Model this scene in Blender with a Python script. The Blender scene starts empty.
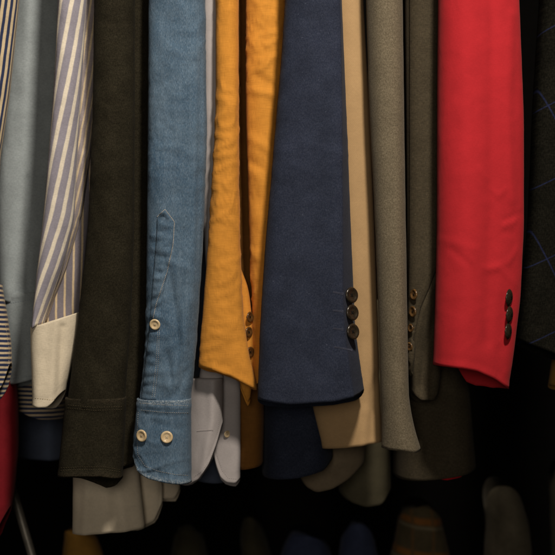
import bpy, bmesh, math, random
import numpy as np
from mathutils import Vector, noise
from mathutils.bvhtree import BVHTree

S = bpy.context.scene
COL = S.collection
# ------------------------------------------------------------------ camera, world, lamps, exposure
D = 1.6            # camera to the plane of the sleeves
K = 0.0014         # metres per photo pixel on that plane (Y = 0)
ZC = 1.25          # eye height
cam = bpy.data.cameras.new('camera'); co = bpy.data.objects.new('camera', cam); COL.objects.link(co)
co.location = (0, -D, ZC); co.rotation_euler = (math.radians(90), 0, 0)
cam.sensor_width = 36; cam.sensor_fit = 'HORIZONTAL'
cam.lens = 36 * D / (555 * K); cam.clip_end = 50; cam.clip_start = 0.05
cam.dof.use_dof = True; cam.dof.focus_distance = D - 0.03; cam.dof.aperture_fstop = 4.0
S.camera = co
W = bpy.data.worlds.new('World'); S.world = W; W.use_nodes = True
W.node_tree.nodes['Background'].inputs[0].default_value = (1, .85, .68, 1)
W.node_tree.nodes['Background'].inputs[1].default_value = 0.004

def area(name, loc, target, size, power, color):
    l = bpy.data.lights.new(name, 'AREA'); l.shape = 'DISK'; l.size = size; l.energy = power; l.color = color
    o = bpy.data.objects.new(name, l); COL.objects.link(o); o.location = loc
    o.rotation_euler = (Vector(target) - Vector(loc)).to_track_quat('-Z', 'Y').to_euler()
    return o
area('shop_spotlight', (0.30, -1.22, ZC + 1.34), (0, 0, ZC - .05), 0.18, 32, (1, .88, .74))
area('shop_ceiling_light', (-0.15, -2.3, ZC + .22), (0, 0, ZC - .25), 0.7, 8.0, (1, .88, .74))  # added fill near eye height, brightens the shaded tails and hems
S.view_settings.view_transform = 'Standard'; S.view_settings.look = 'None'
S.view_settings.exposure = 0; S.view_settings.gamma = 1

# ------------------------------------------------------------------ helpers
def pt(px, py, Y):
    s = (D + Y) / D
    return Vector(((px - 277.5) * K * s, Y, ZC + (277.5 - py) * K * s))

class N:
    """tiny node builder"""
    def __init__(self, name):
        self.m = bpy.data.materials.new(name); self.m.use_nodes = True
        self.t = self.m.node_tree; self.t.nodes.clear()
        self.out = self.n('ShaderNodeOutputMaterial'); self.b = self.n('ShaderNodeBsdfPrincipled')
        self.t.links.new(self.b.outputs[0], self.out.inputs[0])
    def n(self, k): return self.t.nodes.new(k)
    def put(self, sock, v):
        if v is None: return
        if hasattr(v, 'is_output'): self.t.links.new(v, sock)
        else: sock.default_value = v
    def math(self, op, a, b=None, c=None):
        n = self.n('ShaderNodeMath'); n.operation = op
        for i, v in enumerate((a, b, c)): self.put(n.inputs[i], v)
        return n.outputs[0]
    def uv(self):
        n = self.n('ShaderNodeUVMap'); n.uv_map = 'UVMap'
        s = self.n('ShaderNodeSeparateXYZ'); self.t.links.new(n.outputs[0], s.inputs[0])
        return s.outputs[0], s.outputs[1]
    def vec(self, x, y, z=0.0):
        n = self.n('ShaderNodeCombineXYZ')
        for i, v in enumerate((x, y, z)): self.put(n.inputs[i], v)
        return n.outputs[0]
    def noise(self, v, scale=1.0, detail=2.0, rough=.5, dist=0.0):
        n = self.n('ShaderNodeTexNoise'); self.put(n.inputs['Vector'], v)
        n.inputs['Scale'].default_value = scale; n.inputs['Detail'].default_value = detail
        n.inputs['Roughness'].default_value = rough; n.inputs['Distortion'].default_value = dist
        return n.outputs[0]
    def mr(self, v, a, b, c, d, smooth=False):
        n = self.n('ShaderNodeMapRange'); n.clamp = True
        if smooth: n.interpolation_type = 'SMOOTHSTEP'
        self.put(n.inputs[0], v)
        for i, x in enumerate((a, b, c, d)): n.inputs[i + 1].default_value = x
        return n.outputs[0]
    def mix(self, f, a, b, mode='MIX'):
        n = self.n('ShaderNodeMix'); n.data_type = 'RGBA'; n.blend_type = mode
        self.put(n.inputs[0], f); self.put(n.inputs[6], a); self.put(n.inputs[7], b)
        return n.outputs[2]

def c4(c): return (c[0], c[1], c[2], 1)
def srgb(r, g, b):
    f = lambda v: (v / 255 / 12.92) if v / 255 <= .04045 else ((v / 255 + .055) / 1.055) ** 2.4
    return (f(r), f(g), f(b))

def stripe(n, coord, period, duty, soft=.06):
    fr = n.math('FRACT', n.math('DIVIDE', coord, period))
    d = n.math('ABSOLUTE', n.math('SUBTRACT', fr, .5))           # 0 at the stripe's middle
    return n.mr(d, duty / 2 - soft, duty / 2 + soft, 1, 0, True)

def fabric(name, base, var=.22, mottle=.14, thread=.0011, bump=.5, rough=.88, sheen=.15, stripes=None, lines=None,
           heather=None, slub=False, vert=False, wrinkle=.0, twill=0.0, tint=None, spec=.12, wear=None, streak=None, lint=0):
    n = N(name); u, v = n.uv()
    a, b = 1 / thread, 1 / (thread * (14 if slub else 5))
    warp = n.noise(n.vec(n.math('MULTIPLY', u, a), n.math('MULTIPLY', v, b)), 1, 2)
    weft = n.noise(n.vec(n.math('MULTIPLY', u, b), n.math('MULTIPLY', v, a), 7.3), 1, 2)
    h = n.math('ADD', n.math('MULTIPLY', warp, .75 if vert else .5), n.math('MULTIPLY', weft, .25 if vert else .5))
    uvv = n.vec(u, v)
    if twill:
        d = n.math('ADD', n.math('MULTIPLY', u, .8), n.math('MULTIPLY', v, .6))
        tw = n.math('SINE', n.math('MULTIPLY', d, 6.283 / twill))
        h = n.math('ADD', n.math('MULTIPLY', h, .8), n.math('MULTIPLY_ADD', tw, .07, .1))
    col = c4(base)
    if tint:
        col = n.mix(n.mr(n.noise(uvv, 14, 3), .35, .65, 0, 1), c4(base), c4(tint))
    if heather:
        f = n.mr(n.noise(n.vec(n.math('MULTIPLY', u, .8), n.math('MULTIPLY', v, .42), 3.1), 1 / (thread * 1.3), 3, .75), .42, .6, 0, 1)
        col = n.mix(f, col, c4(heather))
    if stripes:
        for (axis, shear, period, duty, colr, off) in stripes:
            p, q = (u, v) if axis == 'v' else (v, u)
            wob = n.math('MULTIPLY', n.math('SUBTRACT', n.noise(uvv, 60, 2), .5), .0012)
            cc = n.math('ADD', n.math('ADD', p, off + 10), n.math('MULTIPLY', q, shear))
            col = n.mix(stripe(n, n.math('ADD', cc, wob), period, duty), col, c4(colr))
    if lines:
        for (cu, cv, period, duty, colr, off) in lines:
            cc = n.math('ADD', n.math('MULTIPLY', u, cu), n.math('MULTIPLY_ADD', v, cv, 10 + off))
            col = n.mix(n.math('MULTIPLY', stripe(n, cc, period, duty, .008), .8), col, c4(colr))
    if streak:
        f = n.mr(n.noise(n.vec(n.math('MULTIPLY', u, 800), n.math('MULTIPLY', v, 330), 5.5), 1, 3, .7), .45, .68, 0, .6)
        col = n.mix(f, col, c4(streak))
        f = n.mr(n.noise(n.vec(n.math('MULTIPLY', u, 160), n.math('MULTIPLY', v, 12), 8.5), 1, 3, .6), .5, .75, 0, .3)
        col = n.mix(f, col, c4(streak))
    if wear:
        a_ = n.n('ShaderNodeAttribute'); a_.attribute_name = 'hem'
        f = n.mr(a_.outputs['Fac'], 1.0, 6.5, 1, 0, True)
        f = n.math('MULTIPLY', f, n.mr(n.noise(uvv, 420, 2, .5), .42, .62, 0, .75))
        col = n.mix(f, col, c4(wear))
    if lint:
        f = n.mr(n.noise(n.vec(n.math('MULTIPLY', u, 420), n.math('MULTIPLY', v, 300), 2.2), 1, 1), .74, .80, 0, lint)
        col = n.mix(f, col, c4([min(1, x * 2.5 + .05) for x in base]))
    tone = n.mr(h, .32, .68, 1 - var, 1 + var)
    mot = n.mr(n.noise(uvv, 22, 4, .6), .3, .7, 1 - mottle, 1 + mottle)
    tone = n.math('MULTIPLY', tone, mot)
    col = n.mix(1.0, col, n.vec(tone, tone, tone), 'MULTIPLY')
    n.put(n.b.inputs['Base Color'], col)
    n.b.inputs['Roughness'].default_value = rough
    n.b.inputs['Specular IOR Level'].default_value = spec
    n.b.inputs['Sheen Weight'].default_value = sheen; n.b.inputs['Sheen Roughness'].default_value = .5
    n.put(n.b.inputs['Sheen Tint'], c4([min(1, .3 + x) for x in base]))
    bp = n.n('ShaderNodeBump'); bp.inputs['Strength'].default_value = bump; bp.inputs['Distance'].default_value = .0006
    n.put(bp.inputs['Height'], h); nrm = bp.outputs[0]
    if wrinkle:
        w1 = n.noise(n.vec(n.math('MULTIPLY', u, 1.0), n.math('MULTIPLY', v, .55), 1.7), 34, 3, .5, .5)
        b2 = n.n('ShaderNodeBump'); b2.inputs['Strength'].default_value = 1; b2.inputs['Distance'].default_value = wrinkle
        n.put(b2.inputs['Height'], w1); n.put(b2.inputs['Normal'], nrm); nrm = b2.outputs[0]
    n.put(n.b.inputs['Normal'], nrm)
    return n.m

def plain(name, base, rough=.5, spec=.4, metal=0, mott=None, scale=60):
    n = N(name)
    tc = n.n('ShaderNodeTexCoord')
    f = n.mr(n.noise(tc.outputs['Object'], scale, 3, .6, .8), .3, .7, 0, 1)
    n.put(n.b.inputs['Base Color'], n.mix(f, c4(base), c4(mott or [x * .6 for x in base])))
    n.b.inputs['Roughness'].default_value = rough; n.b.inputs['Specular IOR Level'].default_value = spec
    n.b.inputs['Metallic'].default_value = metal
    return n.m

def link(name, verts, faces, mat, parent=None, uvs=None, smooth=True, thick=0):
    me = bpy.data.meshes.new(name); me.from_pydata([tuple(v) for v in verts], [], faces); me.validate()
    if uvs is not None:
        ul = me.uv_layers.new(name='UVMap')
        li = np.zeros(len(me.loops), dtype=np.int32); me.loops.foreach_get('vertex_index', li)
        ul.data.foreach_set('uv', np.asarray(uvs, dtype=np.float32)[li].ravel())
    me.materials.append(mat)
    at = me.attributes.new('hem', 'FLOAT', 'POINT'); at.data.foreach_set('value', np.full(len(me.vertices), 99, dtype=np.float32))
    me.polygons.foreach_set('use_smooth', [smooth] * len(me.polygons))
    o = bpy.data.objects.new(name, me); COL.objects.link(o)
    if parent is not None:
        o.parent = parent
        o.matrix_parent_inverse = parent.matrix_basis.inverted() if parent.type == 'EMPTY' else parent.matrix_parent_inverse.copy()
        if parent.type != 'EMPTY': o.matrix_parent_inverse.identity()
    if thick:
        m = o.modifiers.new('cloth', 'SOLIDIFY'); m.thickness = thick; m.offset = -1; m.use_rim = True
    return o

def thing(name, label, cat, px, py, Y, group=None):
    o = bpy.data.objects.new(name, None); COL.objects.link(o); o.empty_display_size = .03
    o.location = pt(px, py, Y); o['label'] = label; o['category'] = cat
    if group: o['group'] = group
    return o
def child_of_thing(o, parent):
    o.parent = parent

def segdist(X, Z, pts):
    d = np.full(X.shape, 1e9)
    for (x0, y0), (x1, y1) in zip(pts[:-1], pts[1:]):
        dx, dy = x1 - x0, y1 - y0; L = dx * dx + dy * dy + 1e-9
        t = np.clip(((X - x0) * dx + (Z - y0) * dy) / L, 0, 1)
        d = np.minimum(d, np.hypot(X - x0 - t * dx, Z - y0 - t * dy))
    return d

def smooth_interp(y, ys, xs, sig=9):
    """linear interpolation rounded by a few averaging taps"""
    return sum(np.interp(y + o * sig, ys, xs) for o in (-1, -.5, 0, .5, 1)) / 5

SURF = {}
def tube(name, parent, mat, rows, hem, Y, dp, drop=6, p=2.6, skew=0.0, nf=54, step=3.0, seed=1, long_amp=.0030,
         fine_amp=.0009, cross_amp=0.0, folds=(), thick=.0016, edge_roll=0.0, lean=0.0, hem_sig=.02, wob=1.0, top=None, facet=None, flatuv=False):
    """A hanging cloth tube. rows: (y, left, right) in photo pixels on its own depth; hem: (fraction, y)."""
    rows = sorted(rows); ys = [r[0] for r in rows]; xl = [r[1] for r in rows]; xr = [r[2] for r in rows]
    ytop = ys[0]; nb = max(14, nf // 3)
    th = np.concatenate([np.linspace(math.pi, 0, nf, endpoint=False), np.linspace(0, -math.pi, nb, endpoint=False)])
    cs, sn = np.cos(th), np.sin(th)
    ex = 2 / p
    fx = np.sign(cs) * np.abs(cs) ** ex; fy = np.sign(sn) * np.abs(sn) ** ex        # fy>0 is the front
    fr = (fx + 1) / 2
    hx = [h[0] for h in hem]; hy = [h[1] for h in hem]
    hb = sum(np.interp(fr + o * hem_sig, hx, hy) for o in (-1, -.5, 0, .5, 1)) / 5
    dr = np.interp(fr, [q[0] for q in drop], [q[1] for q in drop]) if isinstance(drop, (list, tuple)) else drop
    hb = hb + np.where(fy < 0, dr * np.minimum(1, np.abs(fy) * 1.3), 0)
    tb = np.interp(fr, [q[0] for q in top], [q[1] for q in top]) if top else np.full(fr.shape, float(ytop))
    nr = max(4, int((max(hb) - ytop) / step))
    s = np.linspace(0, 1, nr + 1)
    PY = tb[None, :] + s[:, None] * (hb - tb)[None, :]
    L = smooth_interp(PY, ys, xl); R = smooth_interp(PY, ys, xr)
    PX = L + (R - L) * fr[None, :]
    sk = 1 + skew * fx[None, :]
    YY = Y - dp * fy[None, :] * np.where(fy[None, :] > 0, sk, 1.0) + lean * (PY - ytop) / 400
    if facet:                                                  # a pressed crease, the cloth beyond it turned back
        f0 = np.interp(PY, facet[0], facet[1])
        YY = YY + np.where(fy[None, :] > 0, facet[2] * np.clip((fr[None, :] - f0) / (1 - f0), 0, 1), facet[2] * np.clip((fr[None, :] - f0) / (1 - f0), 0, 1))
    # the outline is set on the tube's own middle plane, so every row keeps a real width
    s0 = (D + Y) / D
    X = (PX - 277.5) * K * s0; Z = ZC + (277.5 - PY) * K * s0
    # outward direction of the section
    nx = np.sign(fx) * np.abs(fx) ** (p - 1) / max(.02, np.mean(R - L) * K / 2); ny = np.sign(fy) * np.abs(fy) ** (p - 1) / dp
    ln = np.hypot(nx, ny) + 1e-9; nx, ny = nx / ln, ny / ln
    disp = np.zeros_like(X)
    so = seed * 17.31
    for j in range(X.shape[1]):
        a = cs[j] * 1.0; b = sn[j] * 1.0
        for i in range(X.shape[0]):
            x, z = X[i, j], Z[i, j]
            v = long_amp * noise.noise((x * 26 + so, b * .8, z * 3.2))
            v += fine_amp * noise.noise((x * 60 + so, b + 5, z * 34))
            if cross_amp:
                q = abs(noise.noise((x * 20 + z * 14 + so, b * .6 + 9, z * 46 - x * 15)))
                q2 = abs(noise.noise((x * 34 - z * 30 + so, b * .6 + 21, z * 95 + x * 30)))
                m = max(0, noise.noise((x * 9 + so, 3.3, z * 8)) + .3)
                m2 = max(0, noise.noise((x * 14 + so, 7.7, z * 13)) + .15)
                v += cross_amp * (max(0, 1 - q * 3.2) ** 1.5 * m * 1.5 + .8 * max(0, 1 - q2 * 4) ** 1.5 * m2)
            disp[i, j] = v
    disp *= wob
    front = fy[None, :] > -.2
    for (pts, amp, wd) in folds:
        disp += np.where(front, amp * np.exp(-(segdist(PX, PY, pts) / wd) ** 2), 0)
    if edge_roll:
        dist = hb[None, :] - PY
        disp += edge_roll * np.exp(-((dist - 1.5) / 2.2) ** 2) - edge_roll * .7 * np.exp(-((dist - 8) / 2.0) ** 2)
    X = X + disp * nx[None, :] * .4; Yw = YY - disp * ny[None, :]
    n = X.shape[1]
    verts = np.stack([X, Yw, Z], -1).reshape(-1, 3)
    seg = np.hypot(np.diff(X, axis=1), np.diff(Yw, axis=1)); U = np.concatenate([np.zeros((nr + 1, 1)), np.cumsum(seg, 1)], 1)
    U = X.copy() if flatuv else U - U[:, nf // 2][:, None]
    uv = np.stack([U, Z], -1).reshape(-1, 2)
    faces = []
    for i in range(nr):
        for j in range(n):
            k = (j + 1) % n
            faces.append((i * n + j, (i + 1) * n + j, (i + 1) * n + k, i * n + k))
    faces.append(tuple(range(n)))
    o = link(name, verts, faces, mat, parent, uv, True, thick)
    at = o.data.attributes['hem']          # distance to the nearer sewn edge, for wear
    at.data.foreach_set('value', np.minimum(hb[None, :] - PY, (PY - tb[None, :]) if top or ytop > 0 else 999).astype(np.float32).ravel())
    SURF[o.name] = BVHTree.FromPolygons([tuple(v) for v in verts], faces)
    return o

EYE = Vector((0, -D, ZC))
def hit(o, px, py):
    d = (pt(px, py, 0) - EYE).normalized()
    h = SURF[o.name].ray_cast(EYE, d)
    for c in o.children:
        if c.name in SURF:
            g = SURF[c.name].ray_cast(EYE, d)
            if g[0] is not None and (h[0] is None or g[3] < h[3]): h = g
    if h[0] is None: return None
    nrm = h[1] if h[1].dot(d) < 0 else -h[1]
    return h[0], nrm

def samp(pts, n):
    pts = np.array(pts, float); L = np.concatenate([[0], np.cumsum(np.hypot(*np.diff(pts, axis=0).T))])
    t = np.linspace(0, L[-1], n)
    return np.stack([np.interp(t, L, pts[:, 0]), np.interp(t, L, pts[:, 1])], -1), L[-1]

def stitches(o, lines, mat, pitch=2.3, duty=.62, w=.00035, name='stitching'):
    """raised thread dashes following a line laid on the cloth, one object a line"""
    for pts in lines:
        V, F = [], []
        P, L = samp(pts, 400)
        m = max(2, int(L / pitch))
        for k in range(m):
            q = []
            for f in (k / m, (k + duty) / m):
                i = min(399, int(f * 399)); h = hit(o, *P[i])
                if h: q.append(h)
            if len(q) < 2: continue
            (a, na), (b, nb) = q
            if (a - b).length > .012: continue
            t = (b - a).normalized(); nn = (na + nb).normalized(); sd = t.cross(nn)
            base = len(V)
            for c, hgt, ww in ((a, .0001, .5), (a + (b - a) * .25, .0004, 1), (a + (b - a) * .75, .0004, 1), (b, .0001, .5)):
                for g in (-1, 0, 1):
                    V.append(c + sd * g * w * ww + nn * (hgt + (w * .8 if g == 0 else 0)))
            for r in range(3):
                for g in range(2):
                    F.append((base + r * 3 + g, base + r * 3 + g + 1, base + r * 3 + g + 4, base + r * 3 + g + 3))
        if V: link(name, V, F, mat, o)

def strip(o, left, right, mat, name, thick=.0012, n=60, m=10, pucker=0.0, freq=1.0, seed=0):
    """a band of cloth sewn onto the surface between two edge lines"""
    A, _ = samp(left, n); B, L = samp(right, n)
    V, UV = [], []; last = None
    for i in range(n):
        for j in range(m):
            f = j / (m - 1); q = A[i] * (1 - f) + B[i] * f
            h = hit(o, *q) or last
            if h is None: h = (pt(q[0], q[1], 0), Vector((0, -1, 0)))
            last = h
            e = min(1, 4 * f, 4 * (1 - f), i / 2, (n - 1 - i) / 2)
            pk = pucker * (noise.noise((i * freq * .33 + seed, f * 1.1, seed)) ) * math.sin(math.pi * f)
            V.append(h[0] + h[1] * (.0002 + thick * (e ** .5) + pk)); UV.append((V[-1].x + .013, V[-1].z))
    F = [(i * m + j, (i + 1) * m + j, (i + 1) * m + j + 1, i * m + j + 1) for i in range(n - 1) for j in range(m - 1)]
    b = link(name, V, F, mat, o, UV, True, thick)
    SURF[b.name] = BVHTree.FromPolygons(V, F)
    return b

def button(o, px, py, r, mat, thread, parent=None, squash=1.0, tilt=0.0, holes=4, yaw=0.0, name='button', lift=.0012, domed=False, face=0.0):
    """turned button with rim, dished middle, sewn thread; r in metres"""
    h = hit(o, px, py)
    if h is None: print('button missed', px, py); return
    pos, nrm = h
    nrm = (nrm * (1 - face) + Vector((.05, -1, .12)) * face + Vector((math.tan(yaw), 0, 0))).normalized()
    if squash < 1: nrm = (nrm + Vector((math.sqrt(max(0, 1 / squash ** 2 - 1)) * (1 if yaw >= 0 else -1), 0, 0))).normalized()
    zax = nrm; xax = Vector((0, 0, 1)).cross(zax).normalized(); yax = zax.cross(xax)
    if domed: prof = [(0, .0030), (.3, .0030), (.55, .0027), (.8, .0020), (.95, .0010), (1, .0004), (.93, 0)]
    else: prof = [(0, .0011), (.38, .0011), (.52, .0013), (.64, .0021), (.80, .0026), (.92, .0022), (1, .0012), (.97, .0004), (.8, 0)]
    ns = 28; V = []; F = []
    base = pos + zax * lift
    for (q, zz) in prof:
        for k in range(ns):
            a = 2 * math.pi * k / ns
            V.append(base + (xax * math.cos(a) + yax * math.sin(a)) * (max(q, .02) * r) + zax * zz * (r / .0085))
    for i in range(len(prof) - 1):
        for k in range(ns):
            k2 = (k + 1) % ns
            F.append((i * ns + k, (i + 1) * ns + k, (i + 1) * ns + k2, i * ns + k2))
    F.append(tuple(range(ns))[::-1])
    # shank of thread under the button
    q0 = len(V)
    for zz in (-lift - .0006, 0.0):
        for k in range(10):
            a = 2 * math.pi * k / 10; V.append(base + (xax * math.cos(a) + yax * math.sin(a)) * r * .2 + zax * zz)
    for k in range(10): F.append((q0 + k, q0 + (k + 1) % 10, q0 + 10 + (k + 1) % 10, q0 + 10 + k))
    b = link(name, V, F, mat, parent or o)
    # crossed sewing threads over the holes
    V, F = [], []
    e = r * .2
    for (sx, sy) in ((1, 1), (1, -1)):
        a = base + xax * e * sx + yax * e * sy; c = base - xax * e * sx - yax * e * sy
        t = (c - a).normalized(); sd = t.cross(zax); hz = .0011 * (r / .0085) if not domed else .003 * (r / .0085)
        k0 = len(V)
        for f in (0, .3, .7, 1):
            q = a + (c - a) * f; up = hz + (.0001 if f in (0, 1) else .0006)
            for g in (-1, 0, 1): V.append(q + sd * g * r * .07 + zax * (up + (.0002 if g == 0 else 0)))
        for i in range(3):
            for g in range(2): F.append((k0 + i * 3 + g, k0 + i * 3 + g + 1, k0 + i * 3 + g + 4, k0 + i * 3 + g + 3))
    link('sewing_thread', V, F, thread, b)
    return b

def buttonhole(o, p0, p1, mat, w=.0011, name='buttonhole'):
    """a corded worked buttonhole: two raised lips closed by a bar"""
    (x0, y0), (x1, y1) = p0, p1
    n = int(math.hypot(x1 - x0, y1 - y0) / .42); V, F = [], []
    for k in range(n + 1):                                   # dense satin stitches across the slit
        f = k / n; x, y = x0 + (x1 - x0) * f, y0 + (y1 - y0) * f
        q = hit(o, x, y)
        if q is None: continue
        c, nn = q; t = Vector((x1 - x0, 0, -(y1 - y0))).normalized(); up = nn.cross(t).normalized()
        hw = w * (1.5 if k > n - 4 else 1.0) * (1 + .18 * math.sin(k * 2.7))
        for sgn in (-1, 1):
            i0 = len(V)
            for (g, hh) in ((.12, .0001), (.55, .0007), (1.0, .0001)):
                for e in (-1, 1): V.append(c + up * sgn * g * hw + t * e * .00024 + nn * hh)
            for r_ in range(2):
                a_ = i0 + r_ * 2; F.append((a_, a_ + 1, a_ + 3, a_ + 2))
    return link(name, V, F, mat, o)

# ------------------------------------------------------------------ materials
M = {}
M['denim'] = fabric('denim', (.058, .110, .178), var=.30, mottle=.16, thread=.0008, bump=.6, tint=(.085, .140, .205), vert=True, wrinkle=.0022, streak=(.175, .245, .325), wear=(.36, .42, .47))
M['denim_edge'] = fabric('denim_worn', (.19, .25, .31), var=.42, mottle=.3, thread=.0008, bump=.7, tint=(.06, .105, .16), vert=True, wrinkle=.002)
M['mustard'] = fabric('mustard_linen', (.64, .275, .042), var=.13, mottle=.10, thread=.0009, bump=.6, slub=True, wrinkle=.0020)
M['brown_lining'] = fabric('brown_lining', (.20, .088, .020), var=.14, thread=.0009, bump=.4, slub=True)  # mustard body cloth with its shade put into the colour
M['navy'] = fabric('navy_wool', (.019, .0255, .047), var=.25, mottle=.2, thread=.0008, bump=.4, heather=(.033, .0405, .067), lint=.6, sheen=.1)
M['red'] = fabric('red_cotton', (.47, .022, .030), var=.07, mottle=.07, thread=.0008, bump=.3, wrinkle=.0010, sheen=.1)
M['tweed'] = fabric('grey_tweed', (.122, .102, .068), var=.3, mottle=.08, thread=.0008, bump=.6, heather=(.19, .161, .112))
M['camel'] = fabric('camel_wool', (.46, .305, .155), var=.10, mottle=.08, twill=.0022, thread=.0008, bump=.2)
M['olive'] = fabric('dark_olive_cotton', (.017, .0152, .0098), var=.4, mottle=.26, thread=.0008, bump=.6, heather=(.029, .0255, .0165), sheen=.03, spec=.05, wear=(.045, .036, .024))
M['darkbrown'] = fabric('dark_brown_wool', (.054, .045, .030), var=.35, mottle=.12, thread=.0009, bump=.6, lint=.4, heather=(.065, .053, .034), sheen=.06, spec=.06)
CREAM = (.80, .735, .61)
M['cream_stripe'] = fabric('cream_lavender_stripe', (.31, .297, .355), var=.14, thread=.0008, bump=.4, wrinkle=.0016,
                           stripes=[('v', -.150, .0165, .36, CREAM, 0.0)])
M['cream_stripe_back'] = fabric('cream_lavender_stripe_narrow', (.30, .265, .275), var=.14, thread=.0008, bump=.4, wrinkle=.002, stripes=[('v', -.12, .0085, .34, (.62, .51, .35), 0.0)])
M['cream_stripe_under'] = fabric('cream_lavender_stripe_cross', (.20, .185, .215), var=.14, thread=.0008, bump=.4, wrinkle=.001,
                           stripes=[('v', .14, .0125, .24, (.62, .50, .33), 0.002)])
M['cream'] = fabric('cream_cotton', (.76, .68, .53), var=.10, mottle=.08, thread=.0010, bump=.6, wrinkle=.0014)
M['chambray'] = fabric('grey_chambray', (.335, .385, .41), var=.2, mottle=.12, thread=.0008, bump=.5, wrinkle=.0014)
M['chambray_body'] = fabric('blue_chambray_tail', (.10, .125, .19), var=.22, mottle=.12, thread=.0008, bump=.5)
NAVYS = (.028, .040, .095)
M['bstripe'] = fabric('navy_cream_stripe', (.60, .49, .32), var=.14, thread=.0008, bump=.4, stripes=[('v', -.07, .0085, .50, NAVYS, .001)])
M['bstripe_h'] = fabric('navy_cream_cross_stripe', (.60, .49, .33), var=.14, thread=.0008, bump=.4, stripes=[('h', .05, .0068, .55, NAVYS, 0.0)])
M['white'] = fabric('pale_lilac_cotton', (.43, .405, .41), var=.07, mottle=.06, thread=.0008, bump=.3, wrinkle=.001)
M['plaid'] = fabric('dark_windowpane_wool', (.0062, .0060, .0045), var=.45, mottle=.25, thread=.0012, bump=.6, heather=(.0115, .0108, .008), sheen=.0,
                    lines=[(.90, .44, .098, .020, (.018, .024, .068), .020), (-.44, .90, .098, .016, (.018, .024, .068), .045)], spec=.04)
M['darkred'] = fabric('dark_red_jersey', (.19, .010, .016), var=.12, thread=.001, bump=.3)
M['tail_brown'] = fabric('taupe_cotton', (.19, .150, .100), var=.12, mottle=.2, thread=.001, bump=.3)
M['tail_olive'] = fabric('olive_cotton', (.11, .098, .062), var=.12, mottle=.2, thread=.001, bump=.3)
M['tail_cream'] = fabric('putty_cotton', (.76, .67, .52), var=.08, mottle=.1, thread=.001, bump=.3)
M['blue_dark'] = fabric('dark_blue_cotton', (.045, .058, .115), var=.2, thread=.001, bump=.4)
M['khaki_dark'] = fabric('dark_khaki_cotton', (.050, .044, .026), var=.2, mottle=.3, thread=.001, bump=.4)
M['amber'] = fabric('amber_wool', (.42, .22, .045), var=.2, thread=.001, bump=.4)
M['rust_check'] = fabric('rust_check_flannel', (.10, .080, .045), var=.2, thread=.001, bump=.4,
                    stripes=[('h', .12, .062, .20, (.26, .11, .03), .020), ('v', 0, .040, .14, (.15, .09, .04), 0), ('h', .12, .062, .07, (.22, .19, .12), .032)])
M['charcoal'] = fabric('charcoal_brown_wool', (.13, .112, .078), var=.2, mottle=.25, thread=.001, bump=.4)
M['lining'] = fabric('red_lining', (.7, .015, .03), var=.1, thread=.001, bump=.2, rough=.5)
M['horn'] = plain('dark_horn', (.016, .013, .009), .25, .6, mott=(.040, .030, .018), scale=260)
M['horn_brown'] = plain('brown_horn', (.16, .075, .022), .28, .6, mott=(.05, .022, .008), scale=240)
M['horn_tan'] = plain('tan_horn', (.20, .11, .04), .25, .7, mott=(.05, .025, .01), scale=240)
M['pearl'] = plain('cream_shell', (.66, .49, .27), .25, .6, mott=(.78, .64, .42), scale=170)
M['t_white'] = plain('pale_thread', (.45, .44, .42), .8, .1)
M['t_navy'] = plain('slate_thread', (.075, .082, .12), .8, .1)
M['t_olive'] = plain('khaki_thread', (.075, .062, .038), .8, .1)
M['t_blue'] = plain('faded_blue_thread', (.26, .33, .40), .8, .1)
M['t_cream'] = plain('cream_thread', (.66, .55, .38), .8, .1)
M['t_dark'] = plain('black_thread', (.012, .011, .01), .8, .1)
M['t_red'] = plain('red_thread', (.42, .02, .025), .8, .1)
M['steel'] = plain('brushed_steel', (.30, .28, .24), .45, .5, .35)
M['wall'] = plain('black_paint', (.006, .0055, .005), .9, .1)
TOP = -150
SH = 'shirts hanging on the rail'; JK = 'jackets hanging on the rail'; LOW = 'clothes on the lower rail'

# ------------------------------------------------------------------ setting
wv = [pt(-900, -700, 1.5), pt(1450, -700, 1.5), pt(1450, 1100, 1.5), pt(-900, 1100, 1.5)]
wb = [v + Vector((0, .06, 0)) for v in wv]
w = link('wall', wv + wb, [(0, 3, 2, 1), (4, 5, 6, 7), (0, 1, 5, 4), (1, 2, 6, 5), (2, 3, 7, 6), (3, 0, 4, 7)], M['wall'], None, None, False)
w['kind'] = 'structure'

# ------------------------------------------------------------------ garments, left to right
# navy and cream striped shirt at the far left
t = thing('shirt', 'navy and cream pinstriped shirt at the far left edge, cross-striped cuff and tail', 'shirt', 10, 415, .04, SH)
tube('sleeve', t, M['bstripe'], [(TOP, -42, 26), (0, -40, 19), (90, -42, 10), (160, -46, 0), (290, -50, -6)], [(0, 292), (1, 288)], .035, .022, seed=2, long_amp=.002)
cf = tube('cuff', t, M['bstripe_h'], [(284, -52, 1), (320, -52, 8), (350, -52, 12), (400, -52, 12)], [(0, 400), (.75, 396), (.9, 384), (1, 362)], .03, .024, seed=3, nf=40, step=2, edge_roll=.0006)
bd = tube('body', t, M['bstripe_h'], [(TOP, -50, 30), (300, -50, 56), (420, -50, 68)], [(0, 384), (.35, 384), (.55, 392), (.7, 407), (.82, 414), (1, 416)], .27, .08, seed=4, nf=60, drop=2, long_amp=.004)
stitches(cf, [[(0, 390), (5, 384), (8.5, 368), (9, 350), (5, 322)]], M['t_cream'])

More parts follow.
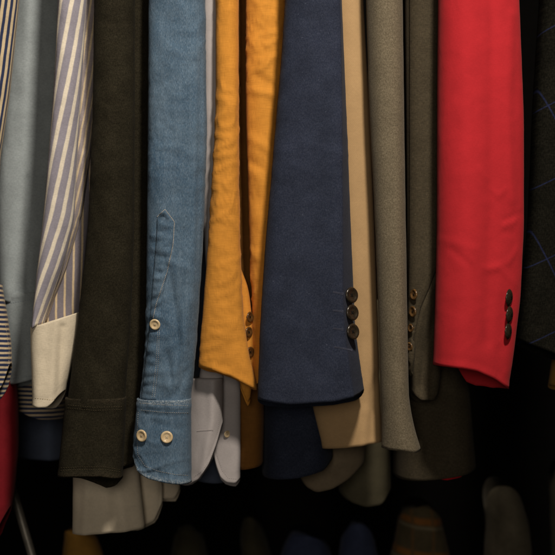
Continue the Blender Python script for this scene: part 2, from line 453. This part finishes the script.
# grey chambray shirt
t = thing('shirt', 'grey-blue chambray shirt with a plain seamed cuff, beside the far-left pinstripes', 'shirt', 25, 455, .07, SH)
sl = tube('sleeve', t, M['chambray'], [(TOP, 12, 72), (0, 14, 66), (110, 4, 60), (200, -2, 50), (290, 0, 42), (306, 1, 40)], [(0, 300), (.4, 303), (1, 297)], .145, .030, seed=6,
          long_amp=.004, skew=-.3, folds=[([(36, 0), (28, 140), (20, 230), (14, 290)], .004, 9), ([(32, 180), (30, 285)], -.003, 3)], p=2.2)
cf = tube('cuff', t, M['chambray'], [(292, 1, 44), (300, 3, 43), (383, 6, 40)], [(0, 384), (.4, 382), (1, 377)], .145, .033, seed=7, nf=44, step=2, edge_roll=.0007, folds=[([(0, 298), (42, 294)], .0016, 2)])
stitches(cf, [[(6, 304), (34, 299)], [(8, 379), (33, 376)]], M['t_blue'], w=.0003)
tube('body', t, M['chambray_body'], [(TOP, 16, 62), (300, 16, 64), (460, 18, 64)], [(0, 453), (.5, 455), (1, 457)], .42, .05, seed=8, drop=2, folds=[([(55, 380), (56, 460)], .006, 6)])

# cream and lavender wide striped shirt
t = thing('shirt', 'lavender shirt with broad cream stripes and a plain cream cuff', 'shirt', 55, 405, .03, SH)
tube('sleeve_back', t, M['cream_stripe_back'], [(TOP, 76, 106), (0, 74, 98), (60, 72, 97), (110, 69, 95), (160, 65, 89), (220, 58, 80), (270, 50, 66), (300, 42, 54), (330, 36, 43)], [(0, 326), (1, 322)], .036, .016, seed=9, p=2.2, nf=40,
     long_amp=.003, fine_amp=.0012, cross_amp=.0016, folds=[([(90, -60), (88, 60), (84, 150)], -.004, 3), ([(93, 90), (84, 160), (80, 215)], .003, 3)])
sl = tube('sleeve', t, M['cream_stripe'], [(TOP, 66, 92), (0, 58, 86), (60, 56, 83), (110, 53, 80), (160, 49, 77), (220, 44, 74), (260, 39, 65), (300, 35, 51), (328, 33, 41)],
          [(0, 328), (1, 324)], .006, .024, seed=10, p=2.2, skew=-.2, long_amp=.0022, fine_amp=.0006)
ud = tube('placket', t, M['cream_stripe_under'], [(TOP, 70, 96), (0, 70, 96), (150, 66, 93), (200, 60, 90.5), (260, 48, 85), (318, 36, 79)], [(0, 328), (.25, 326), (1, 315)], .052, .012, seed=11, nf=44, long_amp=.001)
cf = tube('cuff', t, M['cream'], [(308, 32, 80), (327, 32, 78.5), (360, 33, 73), (390, 34, 65), (406, 34, 62)], [(0, 403), (.3, 405), (.6, 405), (.75, 401), (1, 390)], .020, .033, seed=12, nf=54, step=2,
          top=[(0, 327), (.5, 321), (1, 312)], folds=[([(60, 316), (56, 402)], .0032, 5), ([(66, 326), (61, 397)], -.0032, 3)], skew=-.2, hem_sig=.04, edge_roll=.0005)
stitches(cf, [[(35, 398), (52, 400), (60, 396)]], M['t_cream'], w=.0003)
stitches(sl, [[(75, 232), (66, 262), (51, 300), (38, 322)]], M['t_cream'], w=.0003)

# dark olive shirt
t = thing('shirt', 'dark olive cotton shirt, nearly black, with an empty topstitched cuff', 'shirt', 92, 490, 0, SH)
tube('body', t, M['olive'], [(TOP, 112, 152), (0, 112, 151), (300, 112, 149), (390, 108, 140), (470, 108, 134)], [(0, 470), (1, 462)], .050, .022, seed=14, p=2.2)
sl = tube('sleeve', t, M['olive'], [(TOP, 96, 136), (0, 95, 135), (110, 93, 135), (230, 88, 134), (320, 78, 131), (404, 67, 125)], [(0, 405), (.5, 407), (1, 406)], .0, .030, seed=15, p=2.3, long_amp=.0046, cross_amp=.0014, fine_amp=.0012, folds=[([(112, -150), (110, 60), (112, 200), (104, 390)], .003, 9)])
cf = tube('cuff', t, M['olive'], [(397, 66, 126.5), (404, 65, 126), (440, 62, 124.5), (478, 58, 122.5)], [(0, 475), (.3, 473), (.7, 473), (1, 477)], 0, .0315, drop=[(0, 4), (.3, 9), (.72, 19), (.85, 14), (1, 4)], seed=16, nf=60, step=2,
          edge_roll=.0007, folds=[([(66, 403), (125, 406)], .0005, 2), ([(66, 409), (125, 412)], -.0005, 2)])
stitches(cf, [[(68, 405), (95, 407.5), (123, 406.5)], [(67.5, 408), (95, 410.5), (123, 409.5)], [(61, 468), (80, 467), (105, 467), (121, 470)], [(60.6, 470.5), (80, 469.5), (105, 469.5), (121, 472)]], M['t_olive'], w=.00045)

# pale shirt behind the denim one
t = thing('shirt', 'pale lilac-grey shirt with rounded open cuff showing behind the denim cuff', 'shirt', 212, 482, .08, SH)
tube('sleeve', t, M['white'], [(TOP, 200, 219), (0, 202, 219), (130, 203, 221), (220, 202, 219), (290, 206, 219), (340, 205, 221), (385, 196, 222)], [(0, 386), (1, 384)], .028, .013, lean=.03, seed=19, nf=40, long_amp=.001)
cf = tube('cuff', t, M['white'], [(378, 186, 223), (420, 184, 223), (485, 176, 222)], [(0, 482), (.3, 482), (.5, 476), (.72, 460), (.88, 440), (1, 420)], .056, .026, skew=.6, p=2.1, seed=20, nf=54, step=2, long_amp=.0015,
          folds=[([(214, 372), (213, 420), (203, 468)], .003, 4)], hem_sig=.03, edge_roll=.0004)
stitches(cf, [[(194, 477), (202, 471), (209, 461), (215, 446), (218.5, 425), (219.5, 392)]], M['white'], pitch=2.0, w=.00028)
buttonhole(cf, (197, 431), (213, 430), M['white'], w=.0007)
cg = tube('cuff', t, M['white'], [(350, 218, 240), (430, 214, 241), (485, 210, 240)], [(0, 446), (.15, 462), (.35, 476), (.55, 481), (.85, 482), (1, 478)], .085, .014, seed=21, nf=40, step=2, long_amp=.0015, hem_sig=.03, edge_roll=.0004)
stitches(cg, [[(217, 455), (222, 470), (228, 478), (237, 479)]], M['white'], pitch=2.0, w=.00028)
button(cg, 226.5, 434, .0052, M['pearl'], M['t_cream'], squash=.8)
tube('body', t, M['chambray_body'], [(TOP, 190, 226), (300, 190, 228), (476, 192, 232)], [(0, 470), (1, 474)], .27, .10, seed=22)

# denim shirt
t = thing('shirt', 'faded blue denim shirt with pointed sleeve placket and two cream cuff buttons', 'shirt', 165, 481, 0, SH)
sl = tube('sleeve', t, M['denim'], [(TOP, 150, 203), (0, 149, 205), (130, 148, 207), (250, 147, 203), (330, 146, 198), (370, 143, 194), (404, 139, 190)], [(0, 404), (.5, 406), (1, 405)], 0, .030, seed=24, nf=70,
          long_amp=.0030, fine_amp=.0012, cross_amp=.0022, p=2.4,
          folds=[([(154, 236), (172, 240)], .0022, 2.2), ([(154, 243), (172, 248)], -.0018, 2), ([(154, 249), (171, 254)], .0022, 2), ([(153, 256), (170, 260)], -.0014, 2), ([(172, 262), (190, 268)], .0025, 3),
                 ([(170, 268), (178, 320), (184, 370)], -.0036, 4), ([(190, 300), (184, 350), (172, 385)], .0045, 6), ([(168, 350), (176, 392)], -.0024, 3), ([(180, 390), (192, 360)], -.002, 3), ([(195, 20), (195, 280)], .0018, 5), ([(202, 60), (198, 330)], -.002, 3)])
pl = strip(sl, [(163, 210), (157, 218), (156, 240), (152, 290), (149, 330), (145, 365), (141, 400)], [(165, 209), (174.5, 222), (173, 245), (168, 270), (162, 300), (160.5, 340), (156, 400)],
           M['denim'], 'placket', thick=.0018, n=110, m=14, pucker=.0042, freq=.8, seed=4)
stitches(sl, [[(157, 217), (165, 209.5), (174.5, 222), (173, 245), (167, 272), (156, 305), (152.5, 322)]], M['t_white'], pitch=1.6, duty=.9, w=.0006)
stitches(pl, [[(159.5, 330), (158, 365), (154.5, 398)], [(157.8, 330), (156, 365), (152, 398)]], M['t_white'], pitch=1.9, w=.0003)
cf = tube('cuff', t, M['denim'], [(398, 138, 191), (410, 137, 191), (436, 134, 191), (482, 133.5, 191)], [(0, 452), (.05, 462), (.14, 470), (.3, 475), (.6, 479), (.85, 481), (1, 481)], -.001, .033, seed=25, nf=80, step=1.6,
          long_amp=.0018, fine_amp=.0012, cross_amp=.0022, hem_sig=.015, edge_roll=.0009,
          folds=[([(138, 403), (190, 406)], .0012, 2), ([(140, 411), (190, 414)], -.001, 1.6), ([(144, 452), (152, 466)], .0014, 2), ([(160, 466), (163, 476)], -.0014, 2), ([(172, 470), (174, 479)], .0014, 2), ([(155, 420), (180, 426)], -.0012, 4), ([(150, 408), (152, 402)], .002, 2), ([(166, 404), (168, 414)], -.0012, 2.4), ([(178, 404), (177, 414)], .001, 2)])
stitches(cf, [[(140, 403), (165, 405), (189, 406)], [(141, 410), (165, 412.5), (189, 413)],
              [(138.5, 412), (137, 436), (138, 455), (145, 466), (158, 471), (175, 474.5), (189, 475.5)]], M['t_white'], pitch=2.1, w=.00035)
button(sl, 155.5, 324, .0078, M['pearl'], M['t_cream'], lift=.0022)
button(cf, 142.5, 435.5, .0086, M['pearl'], M['t_cream'])
button(cf, 167, 437, .0086, M['pearl'], M['t_cream'])

# mustard linen jacket
t = thing('jacket', 'mustard yellow linen jacket with brown buttons, between denim shirt and navy jacket', 'jacket', 235, 465, .03, JK)
sl = tube('sleeve', t, M['mustard'], [(TOP, 217, 238), (0, 216, 238.5), (110, 216, 239), (200, 211, 239.5), (260, 207, 241), (310, 203, 243), (350, 200, 248), (390, 198, 258)],
          [(0, 366), (.3, 369), (.6, 375), (1, 389)], .018, .024, drop=5, seed=28, nf=64, long_amp=.0026, fine_amp=.0014, cross_amp=.0026, p=2.3, edge_roll=.0005, folds=[([(208, 330), (228, 336)], .0012, 3), ([(214, 210), (232, 222)], .0014, 4)])
bp = tube('back_sleeve', t, M['mustard'], [(TOP, 244, 287), (0, 246, 286), (60, 246, 284), (90, 246, 281), (115, 246, 277), (150, 247, 277), (240, 250, 276), (330, 253, 276), (385, 252, 272)],
          [(0, 386), (1, 372)], .043, .020, seed=29, nf=60, long_amp=.0025, fine_amp=.0016, cross_amp=.0030, p=2.2,
          folds=[([(256, 78), (276, 88)], -.002, 3), ([(254, 92), (274, 98)], .003, 4), ([(252, 140), (270, 152)], .003, 5), ([(250, 162), (266, 172)], -.0025, 4), ([(272, 20), (268, 80)], .002, 5)])
vt = tube('vent', t, M['mustard'], [(TOP, 225, 233), (255, 228, 236), (290, 234, 249), (350, 240, 255), (402, 240, 250)], [(0, 384), (.5, 396), (.8, 401), (1, 398)], .040, .010, seed=30, nf=30, long_amp=.001)
for (x, y) in ((247.2, 317), (246.2, 332), (247.8, 352)):
    button(vt, x, y, .0078, M['horn_brown'], M['t_dark'], squash=.62, lift=.004)
tube('lining', t, M['brown_lining'], [(TOP, 226, 266), (300, 230, 266), (468, 238, 263)], [(0, 467), (1, 462)], .125, .040, seed=31)  # jacket body behind the sleeves, coloured dark brown to stand for shade

# camel jacket
t = thing('jacket', 'camel tan jacket squeezed behind navy sleeve, its cuff hem lit below', 'jacket', 345, 447, .09, JK)
tube('sleeve', t, M['camel'], [(TOP, 316, 360), (0, 318, 363), (120, 320, 370), (220, 322, 374), (330, 322, 378), (400, 311, 380), (448, 323, 383)], [(0, 448), (.4, 445), (.8, 441), (1, 440)], .085, .030, skew=.35, drop=3, seed=33, nf=60,
     long_amp=.001, fine_amp=.0003, p=2.2, folds=[([(376, 375), (372, 392), (374, 408)], -.004, 4), ([(364, 410), (360, 442)], .003, 6), ([(372, 400), (368, 442)], -.0012, 4)], edge_roll=.0003)

# grey tweed jacket
t = thing('jacket', 'grey-brown tweed jacket sleeve standing between camel and dark olive ones', 'jacket', 402, 450, .02, JK)
sl = tube('sleeve', t, M['tweed'], [(TOP, 364, 401), (0, 366, 402.5), (100, 369, 404), (200, 374, 405), (330, 378.5, 407), (392, 380, 408), (418, 381, 412), (452, 381, 423)], [(0, 447), (.5, 448), (.8, 450), (1, 449)], .02, .030, drop=3, seed=35, nf=60,
          long_amp=.0030, fine_amp=.0008, p=2.0, folds=[([(391, -150), (394, 100), (397, 300), (396, 440)], .0022, 7), ([(414, 395), (420, 448)], -.005, 5)], edge_roll=.0003)

# dark brown jacket
t = thing('jacket', 'dark brown wool jacket with tan horn buttons, tucked left of the red one', 'jacket', 430, 474, .09, JK)
tube('body', t, M['darkbrown'], [(TOP, 404, 450), (0, 402, 450), (300, 398, 460), (380, 396, 466), (474, 394, 475)], [(0, 474), (.5, 470), (1, 463)], .19, .085, seed=37, nf=64, drop=3, folds=[([(466, 390), (458, 466)], .003, 6), ([(440, 400), (432, 466)], -.003, 7)])
sl = tube('sleeve', t, M['darkbrown'], [(TOP, 404, 446), (0, 405, 446), (120, 406, 446), (270, 407, 446), (330, 409, 444), (400, 411, 438)], [(0, 392), (.3, 398), (.75, 398), (.92, 393), (1, 382)], .078, .026, seed=38, nf=54, long_amp=.002,
          folds=[([(434, 278), (421, 308), (413, 340), (409, 370)], .0035, 3), ([(446, 292), (434, 322), (426, 350), (420, 385)], -.014, 9)])
fl = strip(sl, [(409, -140), (409, 300), (408.5, 340), (408, 376)], [(443, -140), (443, 200), (438, 266), (430, 287), (421, 308), (414, 338), (411, 376)], M['darkbrown'], 'vent_flap', thick=.0050, n=150, m=18)
for (x, y) in ((416.5, 294.5), (415.5, 311.5), (413.3, 328), (411.5, 346)):
    button(sl, x, y, .0082 if y < 320 else .0064, M['horn_tan'], M['t_dark'], squash=.7, lift=.004, yaw=-.1)
tube('lining', t, M['lining'], [(440, 430, 467), (476, 431, 466)], [(0, 476), (.4, 478), (.8, 475), (1, 469)], .14, .02, seed=39, nf=36, step=2, drop=0)

# navy jacket
t = thing('jacket', 'navy blue wool jacket with three black cuff buttons and four buttonholes', 'jacket', 310, 470, 0, JK)
tube('body', t, M['navy'], [(TOP, 272, 318), (300, 262, 326), (470, 262, 333)], [(0, 471), (.5, 467), (.85, 461), (1, 452)], .18, .10, seed=41, nf=50, drop=2)
sl = tube('sleeve', t, M['navy'], [(TOP, 287, 340), (0, 285, 343), (60, 281, 346), (130, 275, 349), (240, 265.5, 353), (330, 260, 357), (400, 257.5, 367)], [(0, 398), (.3, 402), (.7, 399), (1, 392)], -.012, .036, drop=9, seed=42, nf=80,
          long_amp=.0036, fine_amp=.0006, cross_amp=.0009, p=3.2, facet=([0, 120, 300, 392], [.93, .89, .85, .87], .036), edge_roll=.0005, folds=[([(310, -150), (308, 100), (300, 260)], .0025, 12), ([(351, 20), (354, 130), (360, 260), (364, 330), (373, 400)], -.001, 8), ([(300, 260), (290, 330)], .0016, 10)])
for (x, y) in ((348.2, 295.5), (348.8, 313), (349.4, 332)):
    button(sl, x, y, .0112, M['horn'], M['t_dark'], squash=.87, lift=.006, face=.85)
for (a, b) in (((333, 292), (343, 294)), ((333, 310.5), (343, 311.5)), ((333.5, 328.5), (343, 329.5)), ((334.5, 347), (352, 350))):
    buttonhole(sl, a, b, M['t_navy'])

# red jacket
t = thing('jacket', 'bright red cotton jacket with three dark buttons in a row', 'jacket', 475, 388, 0, JK)
sl = tube('sleeve', t, M['red'], [(TOP, 439, 516), (0, 438.5, 519), (60, 438, 521.5), (120, 437.5, 523.5), (230, 437, 523.5), (300, 435.5, 520), (350, 434, 514), (390, 432.5, 508)],
          [(0, 364), (.3, 366), (.5, 369), (.75, 377), (1, 389)], 0, .038, drop=[(0, 3), (.38, 3), (.48, 15), (.62, 15), (.8, 10), (1, 2)], seed=44, nf=90, long_amp=.0022, fine_amp=.0004, cross_amp=.0004, p=2.3, skew=-.3, edge_roll=.0005,
          folds=[([(462, -150), (461, 100), (460, 250), (456, 362)], .0040, 14), ([(488, -150), (488, 60), (487, 200), (482, 340)], -.0034, 7), ([(508, 20), (504, 120), (508, 200)], .0022, 6), ([(447, 250), (466, 266), (474, 290)], -.0010, 3), ([(500, 222), (512, 216), (520, 214)], -.0016, 2), ([(484, 270), (505, 262), (514, 250)], .0012, 3), ([(486, 190), (494, 198), (502, 190)], .0010, 2.2), ([(500, 226), (512, 222)], .0016, 2.5), ([(498, 234), (510, 233)], -.0012, 2.5),
                 ([(480, 268), (496, 268), (512, 284)], .0014, 4), ([(440, 240), (470, 250)], .0010, 4), ([(474, 172), (482, 182)], .001, 3), ([(500, 300), (495, 380)], -.0014, 6)])
for (x, y) in ((506.5, 297.5), (506.8, 314.5), (505.6, 331)):
    button(sl, x, y, .0122, M['horn'], M['t_dark'], squash=.62, lift=.003, domed=True)
tube('body', t, M['red'], [(TOP, 450, 505), (200, 455, 500), (330, 455, 492)], [(0, 330), (1, 330)], .15, .06, seed=45)

# dark windowpane check jacket at the right edge
t = thing('jacket', 'black-brown jacket with thin blue windowpane lines, at the far right edge', 'jacket', 560, 355, .06, JK)
tube('sleeve', t, M['plaid'], [(TOP, 546, 625), (0, 541, 622), (110, 534, 620), (220, 529, 616), (345, 517, 610)], [(0, 340), (.4, 354), (1, 368)], .06, .036, p=3.6, flatuv=True, seed=47, nf=70, long_amp=.003)

# ------------------------------------------------------------------ tails and hems deeper in the rack
t = thing('garment', 'dark red garment hanging low at the left edge under the striped tail', 'garment', 5, 530, .16)
tube('body', t, M['darkred'], [(380, -40, 16), (405, -40, 18), (450, -40, 18), (500, -40, 13), (535, -40, 4)], [(0, 560), (.6, 545), (.85, 532), (1, 505)], .13, .03, seed=50)
t = thing('shirt', 'putty coloured shirt whose layered tails hang under the dark olive cuff', 'shirt', 120, 530, .16, SH)
tube('body', t, M['tail_cream'], [(300, 80, 134), (440, 74, 136), (532, 73, 146)], [(0, 532), (.5, 530), (1, 526)], .13, .026, seed=51, nf=50, folds=[([(90, 480), (88, 532)], .004, 5), ([(106, 480), (112, 532)], -.004, 5), ([(122, 490), (128, 530)], .003, 5)])
tube('tail', t, M['tail_cream'], [(300, 120, 150), (480, 124, 162), (526, 124, 163)], [(0, 526), (.5, 524), (.8, 518), (1, 502)], .175, .018, seed=52, nf=40)
tube('tail', t, M['tail_cream'], [(300, 140, 170), (470, 142, 180), (500, 142, 181)], [(0, 494), (.5, 497), (.85, 497), (1, 488)], .21, .016, seed=53, nf=40)
t = thing('shirt', 'taupe shirt tail curving in shadow below the camel hem', 'shirt', 330, 488, .24, SH)
tube('body', t, M['tail_brown'], [(300, 318, 368), (430, 306, 366), (460, 297, 364), (490, 296, 360)], [(0, 468), (.12, 482), (.3, 488), (.55, 484), (.8, 474), (1, 460)], .20, .04, seed=55, nf=50, hem_sig=.05)
t = thing('shirt', 'olive shirt tail with rounded bottom hanging just left under the tweed sleeve', 'shirt', 368, 503, .34, SH)
tube('body', t, M['tail_olive'], [(300, 344, 390), (440, 342, 390), (505, 338, 391)], [(0, 488), (.2, 498), (.5, 503), (.8, 501), (1, 486)], .30, .035, seed=56, nf=50, hem_sig=.05)

# ------------------------------------------------------------------ lower rail, out of focus
def lower(name, label, cat, mat, y0, round_, rows, Y, dp, seed, peak=.45):
    t = thing(name, label, cat, (rows[-1][1] + rows[-1][2]) / 2, 700, Y, LOW)
    arch = [(0, y0 + round_)] + [(f, y0 + round_ * (1 - max(0, 1 - abs((f - peak) / (peak if f < peak else 1 - peak)) ** 2.6) ** .55)) for f in [k / 24 for k in range(1, 24)]] + [(1, y0 + round_)]
    tube('sleeve', t, mat, rows + [(700, rows[-1][1] - 4, rows[-1][2] + 4)], [(0, 700), (1, 700)], Y, dp, seed=seed, nf=54, step=4, top=arch, p=2.0, long_amp=.006, fine_amp=.002, cross_amp=.003)
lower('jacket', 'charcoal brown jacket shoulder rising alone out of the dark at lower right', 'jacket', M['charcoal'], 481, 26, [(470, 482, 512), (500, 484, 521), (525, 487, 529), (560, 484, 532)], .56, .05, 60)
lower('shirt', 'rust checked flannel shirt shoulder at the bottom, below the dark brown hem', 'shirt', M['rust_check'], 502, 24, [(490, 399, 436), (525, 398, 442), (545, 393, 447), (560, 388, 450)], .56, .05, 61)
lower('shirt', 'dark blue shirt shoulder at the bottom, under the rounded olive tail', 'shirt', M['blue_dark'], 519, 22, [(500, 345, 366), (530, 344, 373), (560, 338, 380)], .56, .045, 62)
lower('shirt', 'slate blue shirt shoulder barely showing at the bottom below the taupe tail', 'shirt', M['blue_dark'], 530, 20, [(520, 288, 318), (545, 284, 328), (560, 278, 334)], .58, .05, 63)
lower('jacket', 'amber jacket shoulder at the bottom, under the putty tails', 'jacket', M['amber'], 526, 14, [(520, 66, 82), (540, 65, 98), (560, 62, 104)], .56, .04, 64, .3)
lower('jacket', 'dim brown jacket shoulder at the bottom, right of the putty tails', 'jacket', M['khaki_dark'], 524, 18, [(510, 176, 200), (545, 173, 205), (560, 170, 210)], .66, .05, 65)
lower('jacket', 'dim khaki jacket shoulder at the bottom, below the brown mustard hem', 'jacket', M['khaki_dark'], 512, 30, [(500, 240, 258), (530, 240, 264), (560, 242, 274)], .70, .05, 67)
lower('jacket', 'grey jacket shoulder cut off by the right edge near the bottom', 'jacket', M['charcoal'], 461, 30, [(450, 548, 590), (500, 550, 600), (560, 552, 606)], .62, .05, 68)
t = thing('jacket', 'tan jacket hem just peeking in at the right edge below the windowpane jacket', 'jacket', 575, 388, .12, JK)
tube('body', t, M['amber'], [(TOP, 556, 610), (340, 556, 610), (372, 551, 610), (392, 548, 612)], [(0, 384), (.2, 386), (1, 392)], .16, .04, seed=66, nf=40)
# slanted steel leg of the rack at lower left
a, b = pt(10, 480, .26), pt(48, 610, .26)
ax = (b - a).normalized(); sx = ax.cross(Vector((0, 1, 0))).normalized(); sy = ax.cross(sx)
V, F = [], []
rings = [(0, .004), (.003, .0065), (.012, .0068), (.9, .0068), (.92, .009), (1.0, .009), (1.0, .0)]
L = (b - a).length
for (f, r) in rings:
    q = a + ax * (f * L)
    for k in range(20):
        an = 2 * math.pi * k / 20; V.append(q + (sx * math.cos(an) + sy * math.sin(an)) * max(r, .0002))
for i in range(len(rings) - 1):
    for k in range(20): F.append((i * 20 + k, i * 20 + (k + 1) % 20, (i + 1) * 20 + (k + 1) % 20, (i + 1) * 20 + k))
F.append(tuple(range(20)))
o = link('rack_leg', V, F, M['steel']); o['label'] = 'slanted grey steel bar in the dark at lower left below the red garment'; o['category'] = 'bar'
